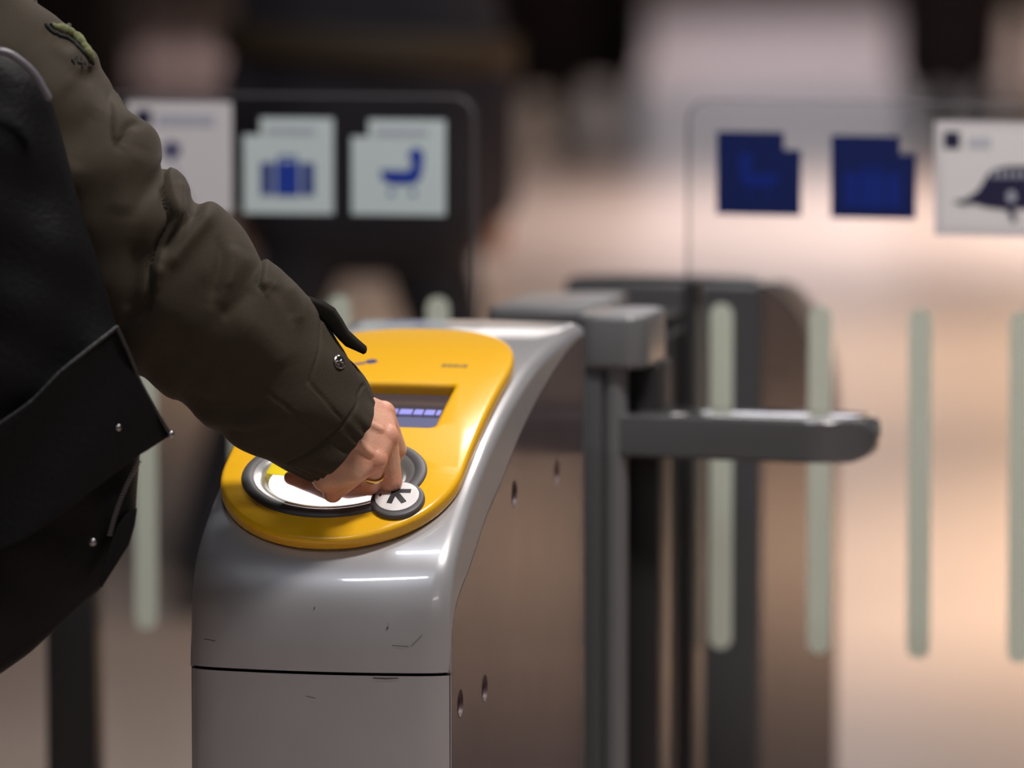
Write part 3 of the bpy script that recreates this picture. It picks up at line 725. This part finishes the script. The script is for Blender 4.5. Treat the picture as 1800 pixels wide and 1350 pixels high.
# the rest of the figure: one coarser skin that overlaps inside the sleeve
rest = [[(T(0, 0, 1.66), (.078, .098, .118))], [(T(0, .10, 1.645), (.016, .022, .022))], [(T(0, -.01, 1.48), .054), (T(0, -.01, 1.60), .056)],
        [(T(-.14, 0, 1.39), .085), (T(.12, 0, 1.38), .08), (T(-.1, 0, 1.0), .10), (T(.1, 0, 1.0), .10)],
        [(T(.12, 0, 1.40), .06), (H(-20, 110, 5.51), .05)],
        [(T(-.2, 0, 1.40), .052), (T(-.27, -.02, 1.12), .04)], [(T(-.27, -.02, 1.12), .04), (T(-.27, .08, .88), .028)], [(T(-.27, .08, .88), .028), (T(-.27, .11, .78), .03)]]
for s in (-1, 1):
    rest += [[(T(s * .09, 0, .92), .08), (T(s * .11, .02, .50), .052)], [(T(s * .11, .02, .5), .052), (T(s * .12, -.02, .09), .036)], [(T(s * .12, -.02, .09), .036), (T(s * .13, .13, .035), .03)],
             [(T(s * .08, 0, 1.65), (.012, .022, .032))]]
rest_mesh = blob(rest, .012, 4)
bm = bmesh.new(); bm.from_mesh(hand_mesh); bm.from_mesh(rest_mesh)
bme = bpy.data.meshes.new('person'); bm.to_mesh(bme); bm.free()
per = link('person', bme, M_SKINH, None, True, 0)
co = np.empty(len(bme.vertices) * 3); bme.vertices.foreach_get('co', co); co = co.reshape(-1, 3)
fl_ = np.zeros(len(co))
for c_, r_ in ((I_, .016), (M_, .016), (R_, .015), (Mp, .013), (Pp, .013), (Pt, .014), (Rp, .012), (Pd, .012)):
    fl_ = np.maximum(fl_, np.exp(-(np.linalg.norm(co - np.array(c_), axis=1) / r_) ** 2 * .6))
at = bme.attributes.new('flush', 'FLOAT', 'POINT'); at.data.foreach_set('value', fl_)
nt = M_SKINH.node_tree; an = nt.nodes.new('ShaderNodeAttribute'); an.attribute_name = 'flush'
mx = nt.nodes.new('ShaderNodeMixRGB'); mx.blend_type = 'MULTIPLY'; mx.inputs[2].default_value = (1.0, .70, .66, 1)
src = nt.nodes['Principled BSDF'].inputs['Base Color'].links[0].from_socket
nt.links.new(an.outputs['Fac'], mx.inputs[0]); nt.links.new(src, mx.inputs[1]); nt.links.new(mx.outputs[0], nt.nodes['Principled BSDF'].inputs['Base Color'])
tag(per, 'person in olive parka reaching from the left to hold a yellow card on the reader', 'person')
slv = mesh('sleeve', vs, fs, M_OLIVE, per, True, 0); slv['label'] = 'wrinkled olive sleeve'
# torso of the parka with the other sleeve, trousers, shoes, hair (left of the frame)
jk = blob([[(T(-.15, 0, 1.39), .11), (T(.10, 0, 1.39), .10), (T(-.14, 0, 1.0), .15), (T(.10, 0, 1.0), .14), (T(0, 0, 1.47), .08)],
           [(T(-.14, 0, 1.0), .15), (T(.10, 0, 1.0), .14), (T(-.13, 0, .78), .15), (T(.10, 0, .78), .14)],
           [(T(-.2, 0, 1.40), .085), (T(-.27, -.02, 1.12), .075)], [(T(-.27, -.02, 1.12), .075), (T(-.27, .08, .88), .06)],
           [(T(.10, 0, 1.39), .09), (H(-60, 20, 5.51), .075)]], .014, 5)
link('jacket', jk, M_OLIVE, per, True, 0)
tr = []
for s in (-1, 1): tr += [[(T(s * .09, 0, .92), .11), (T(s * .11, .02, .5), .08)], [(T(s * .11, .02, .5), .08), (T(s * .12, -.02, .11), .07)]]
link('trousers', blob(tr, .014, 4), mat('dark_denim', (.015, .016, .022), .85), per, True, 0)
for s in (-1, 1): link('shoe', blob([[(T(s * .12, -.04, .05), .05), (T(s * .13, .15, .036), .036)]], .008, 3), mat('shoe_black', (.012, .012, .012), .45), per, True, 0)
link('hair', blob([[(T(0, -.02, 1.70), (.088, .10, .10))]], .01, 2), mat('hair_dark', (.02, .014, .01), .6), per, True, 0)
# gold ring on the ring finger
a = np.array(R_); b = np.array(Rp); c = a * .42 + b * .58; ax = Vector(b - a).normalized()
q = ax.to_track_quat('Z', 'Y').to_matrix()
vs, fs = grid(lambda i, j: Vector(c) + q @ Vector(((.0117 + .0012 * math.cos(6.2832 * i)) * math.cos(6.2832 * j), (.0117 + .0012 * math.cos(6.2832 * i)) * math.sin(6.2832 * j), .0022 * math.sin(6.2832 * i))), 13, 48, True)
mesh('gold_ring', vs, fs, M_GOLD, per)

# things sewn to the sleeve
def on_sleeve(px, py, lift=0.0):
    d = np.hypot(pxs2[..., 0] - px, pxs2[..., 1] - py) + 1e3 * front
    k = np.unravel_index(np.argmin(d), d.shape); return SV2[k] + nrm[k] * lift, nrm[k]
pxs2 = to_px(SV2); front = (nrm[..., 1] > 0.05)
# cuff tab: standing strap end with thickness
tab = [(537, 521), (552, 526), (570, 533), (588, 544), (600, 562), (612, 583), (628, 598), (643, 611), (644, 617), (639, 620), (624, 613), (608, 606), (596, 594), (580, 575), (566, 560), (552, 548)]
tm = poly2d([((x - 590) / 1777, -(y - 570) / 1777) for x, y in tab], (), .040, .0025, 2)
oc = W(590, 570, 5.552)
warp(tm, lambda c: Vector((oc[0] + c.x, oc[1] + c.z, oc[2] + c.y)))
link('cuff_tab', tm, M_TAB, slv, True, 40)
# snap stud
p, n = on_sleeve(597, 637, .0004); nz = Vector(n); q = nz.to_track_quat('Z', 'Y').to_matrix()
vs, fs = lathe([(.0001, .0012), (.003, .0012), (.0042, .0016), (.0060, .0018), (.0070, .0012), (.0072, 0)], 28)
mesh('snap_button', [Vector(p) + q @ Vector(v) for v in vs], fs, M_SNAP, slv)
vs, fs = lathe([(.0001, .0052), (.0014, .0050), (.0021, .0042), (.0022, .0030), (.0019, .0014)], 20)
mesh('snap_stud', [Vector(p) + q @ Vector(v) for v in vs], fs, M_SNAP, slv)
# shoulder badge: embroidered strip seen edge-on
M_BADGEG = mat('green_embroidery', (0.125, 0.135, 0.055), 0.85, bump=.6, bscale=900, noise=.3, nscale=400)
M_BADGEK = mat('black_embroidery', (0.012, 0.013, 0.010), 0.85, bump=.5, bscale=700)
def lumpy(path, rad, m, name, lift, jit):
    pts = cat(path, 5); pr = []
    for k, (x, y) in enumerate(pts):
        p, n = on_sleeve(x, y, lift); r = np.interp(k / (len(pts) - 1), np.linspace(0, 1, len(rad)), rad) * (1 + jit * random.uniform(-1, 1))
        pr.append((tuple(p), r))
    link(name, blob([[pr[k], pr[k + 1]] for k in range(len(pr) - 1)], .0010, 2), m, slv, True, 0)
lumpy([(88, 47), (102, 54), (118, 60), (132, 70), (144, 84), (155, 100), (160, 108)], [.002, .0042, .0048, .0046, .0042, .0036, .0016], M_BADGEG, 'shoulder_badge', .0035, .22)
lumpy([(82, 44), (84, 50), (92, 57), (104, 62), (118, 67), (132, 78), (145, 93), (156, 106), (164, 112)], [.0018, .0020, .0022, .0022, .0022, .0022, .0020, .0018, .0014], M_BADGEK, 'badge_border', .0012, .1)
lumpy([(80, 43), (90, 44), (103, 46), (114, 50), (120, 47)], [.0014, .0016, .0016, .0022, .003], M_BADGEK, 'badge_border', .0010, .15)
def letters(txt, px, py, size, ang, m, name):
    cu = bpy.data.curves.new('txt', 'FONT'); cu.body = txt; cu.size = size; cu.extrude = .0004; cu.align_x = 'CENTER'; cu.align_y = 'CENTER'; cu.offset = .0004
    ob = bpy.data.objects.new('txt', cu); COL.objects.link(ob); dg = bpy.context.evaluated_depsgraph_get()
    me = bpy.data.meshes.new_from_object(ob.evaluated_get(dg)); bpy.data.objects.remove(ob)
    p, n = on_sleeve(px, py, .0012); n = Vector(n)
    xax = Vector((math.cos(R(ang)), 0, math.sin(R(ang)))); xax = (xax - n * xax.dot(n)).normalized(); yax = n.cross(xax)
    for v in me.vertices: v.co = Vector(p) + xax * v.co.x + yax * v.co.y + n * v.co.z
    link(name, me, m, slv, False)
for ch, x, y in (('E', 131, 103), ('X', 144, 110), ('P', 157, 117)): letters(ch, x, y, .0110, -30, M_BADGEK, 'embroidered_letter')

# ------------------------------------------------------------------ yellow card
def lay(u, s, hh):
    v = surf(u, s, hh); return Vector(O1 + v.x * U + v.y * V + np.array([0, 0, v.z]))
cm = poly2d(rrect(0, 0, .0856, .054, .003), (), .0008, 0)
c0 = lay(.055, .176, .0185); cu_ = (lay(.135, .168, .0175) - c0).normalized(); cn = (lay(.1, .19, .1) - lay(.1, .19, .0)).normalized(); cs = cn.cross(cu_).normalized()
warp(cm, lambda c: c0 + cu_ * c.x + cs * c.y + cn * c.z)
card = link('travel_card', cm, M_CARD, None, False); tag(card, 'yellow plastic card held under the fist on the lit reader disc', 'card')

# ------------------------------------------------------------------ black leather bag hanging under the arm
edge = [(60, -40), (85, 0), (95, 25), (108, 48), (140, 72), (180, 92), (250, 112), (330, 132), (390, 150), (460, 173), (520, 190), (580, 207), (620, 226), (665, 243), (700, 250), (790, 247), (850, 241), (900, 238), (950, 220), (1035, 176), (1105, 100), (1150, 50), (1185, 0), (1215, -70), (1235, -150)]
ey = [e[0] for e in edge]; ex = [e[1] for e in edge]
XC = -190; YB = 5.40
def bag_pt(i, j):
    py = 60 + 1175 * (1 - math.cos(math.pi * i)) / 2; xr = np.interp(py, ey, ex); t = 2 * math.pi * j
    k = max(math.sin(math.pi * i), 1e-3) ** .45
    hw = max(xr - XC, 4); px = XC + hw * np.sign(math.cos(t)) * abs(math.cos(t)) ** .75
    y = YB - .085 * k * np.sign(math.sin(t)) * abs(math.sin(t)) ** .8
    if math.sin(t) < 0: y = YB + .03 * k * abs(math.sin(t)) ** .8
    y += .0025 * math.sin(px * .031 + py * .017) + .0018 * math.sin(py * .045 - px * .02)
    return W(px, py, y)
bag = empty('shoulder_bag', tuple(W(-150, 1200, YB)))
bag.location = (0, 0, 0)
tag(bag, 'large black leather bag with pointed flap hanging under the olive sleeve', 'bag')
vs, fs = grid(bag_pt, 90, 96, True); b0 = mesh('bag_body', vs, fs, M_LEATHER, bag, True, 0)
def yfront(x, y=0): return YB - .094 + .070 * (max(x - XC, 0) / 450) ** 3
def sheet(name, pts, dep, m, th=.005, cut=.02, wob=.0, sm=40):
    me = poly2d([(x / 1777, -y / 1777) for x, y in pts], (), th, min(th * .3, .0015), 1)
    def f(c):
        x, y = c.x * 1777, -c.y * 1777
        return Vector(W(x, y, yfront(x) + dep + c.z + wob * math.sin(x * .03 + y * .023)))
    warp(me, f, cut, cut); return link(name, me, m, bag, True, sm)
fl_pts = [(-190, 860), (0, 745), (55, 706), (105, 655), (150, 618), (205, 575), (216, 588), (228, 625), (243, 664), (262, 700), (301, 765), (262, 790), (245, 800), (195, 838), (150, 872), (95, 915), (40, 950), (-40, 985), (-190, 1030)]
sheet('flap', fl_pts, -.006, M_LEATHER, .006, .02, .0035)
# piping along the flap edges
def cord(name, path, rad, dep, m):
    pts = cat(path, 6); P = [W(x, y, yfront(x) + dep) for x, y in pts]
    link(name, blob([[(tuple(P[k]), rad), (tuple(P[k + 1]), rad)] for k in range(len(P) - 1)], .0016, 3), m, bag, True, 0)
M_EDGE = mat('worn_leather_edge', (.020, .019, .020), .5, bump=.3, bscale=300)
cord('piping', [(-60, 783), (0, 745), (55, 706), (105, 655), (150, 618), (205, 575)], .0024, -.008, M_EDGE)
cord('piping', [(205, 575), (228, 625), (243, 664), (262, 700), (299, 764)], .0022, -.009, M_EDGE)
cord('piping', [(-60, 92), (0, 90), (30, 103), (60, 130), (85, 172)], .0040, .012, mat('rim_highlight_grey', (.11, .105, .12), .35))  # pale grey cord standing in for the highlight on the bag's top rim
M_RIVET = mat('rivet_metal', (.25, .25, .26), .3, 1.0)
for x, y in ((207, 752), (163, 953), (300, 764)):
    p = W(x, y, yfront(x) - .0105); vs, fs = lathe([(.0001, .0026), (.002, .0022), (.0034, .0008), (.0036, -.002)], 20)
    mesh('rivet', [Vector(p) + Vector((v[0], -v[2], v[1])) for v in vs], fs, M_RIVET, bag)
sheet('side_strap', [(241, 893), (236, 925), (226, 958), (205, 992), (178, 1034), (174, 1020), (190, 965), (205, 925), (222, 903)], .004, M_LEATHER, .006, .02)
# zip between gusset and flap
for k in range(26):
    t = k / 25; x = 244 - 50 * t - 6 * math.sin(t * 3); y = 812 + 128 * t
    p = W(x, y, yfront(x) - .002)
    link('zip_tooth', box(p[0] - .0022, p[0] + .0022, p[1] - .0015, p[1] + .0015, p[2] - .0009, p[2] + .0009), M_RIVET, bag, False)
# carrying strap over the shoulder, lying on the jacket
sp_ = [np.array(W(-100, 118, YB - .01)), np.array(W(-112, 70, YB + .02)), np.array(T(.205, -.095, 1.475)), np.array(T(.175, -.03, 1.510)), np.array(T(.160, .05, 1.495)), np.array(T(.150, .11, 1.42)), np.array(T(.13, .14, 1.30))]
sp_ = cat(sp_, 5)
link('shoulder_strap', blob([[(tuple(sp_[k] + np.array([dx, 0, 0])), .006) for dx in (-.016, .016)] + [(tuple(sp_[k + 1] + np.array([dx, 0, 0])), .006) for dx in (-.016, .016)] for k in range(len(sp_) - 1)], .004, 2), M_LEATHER, bag, True, 0)
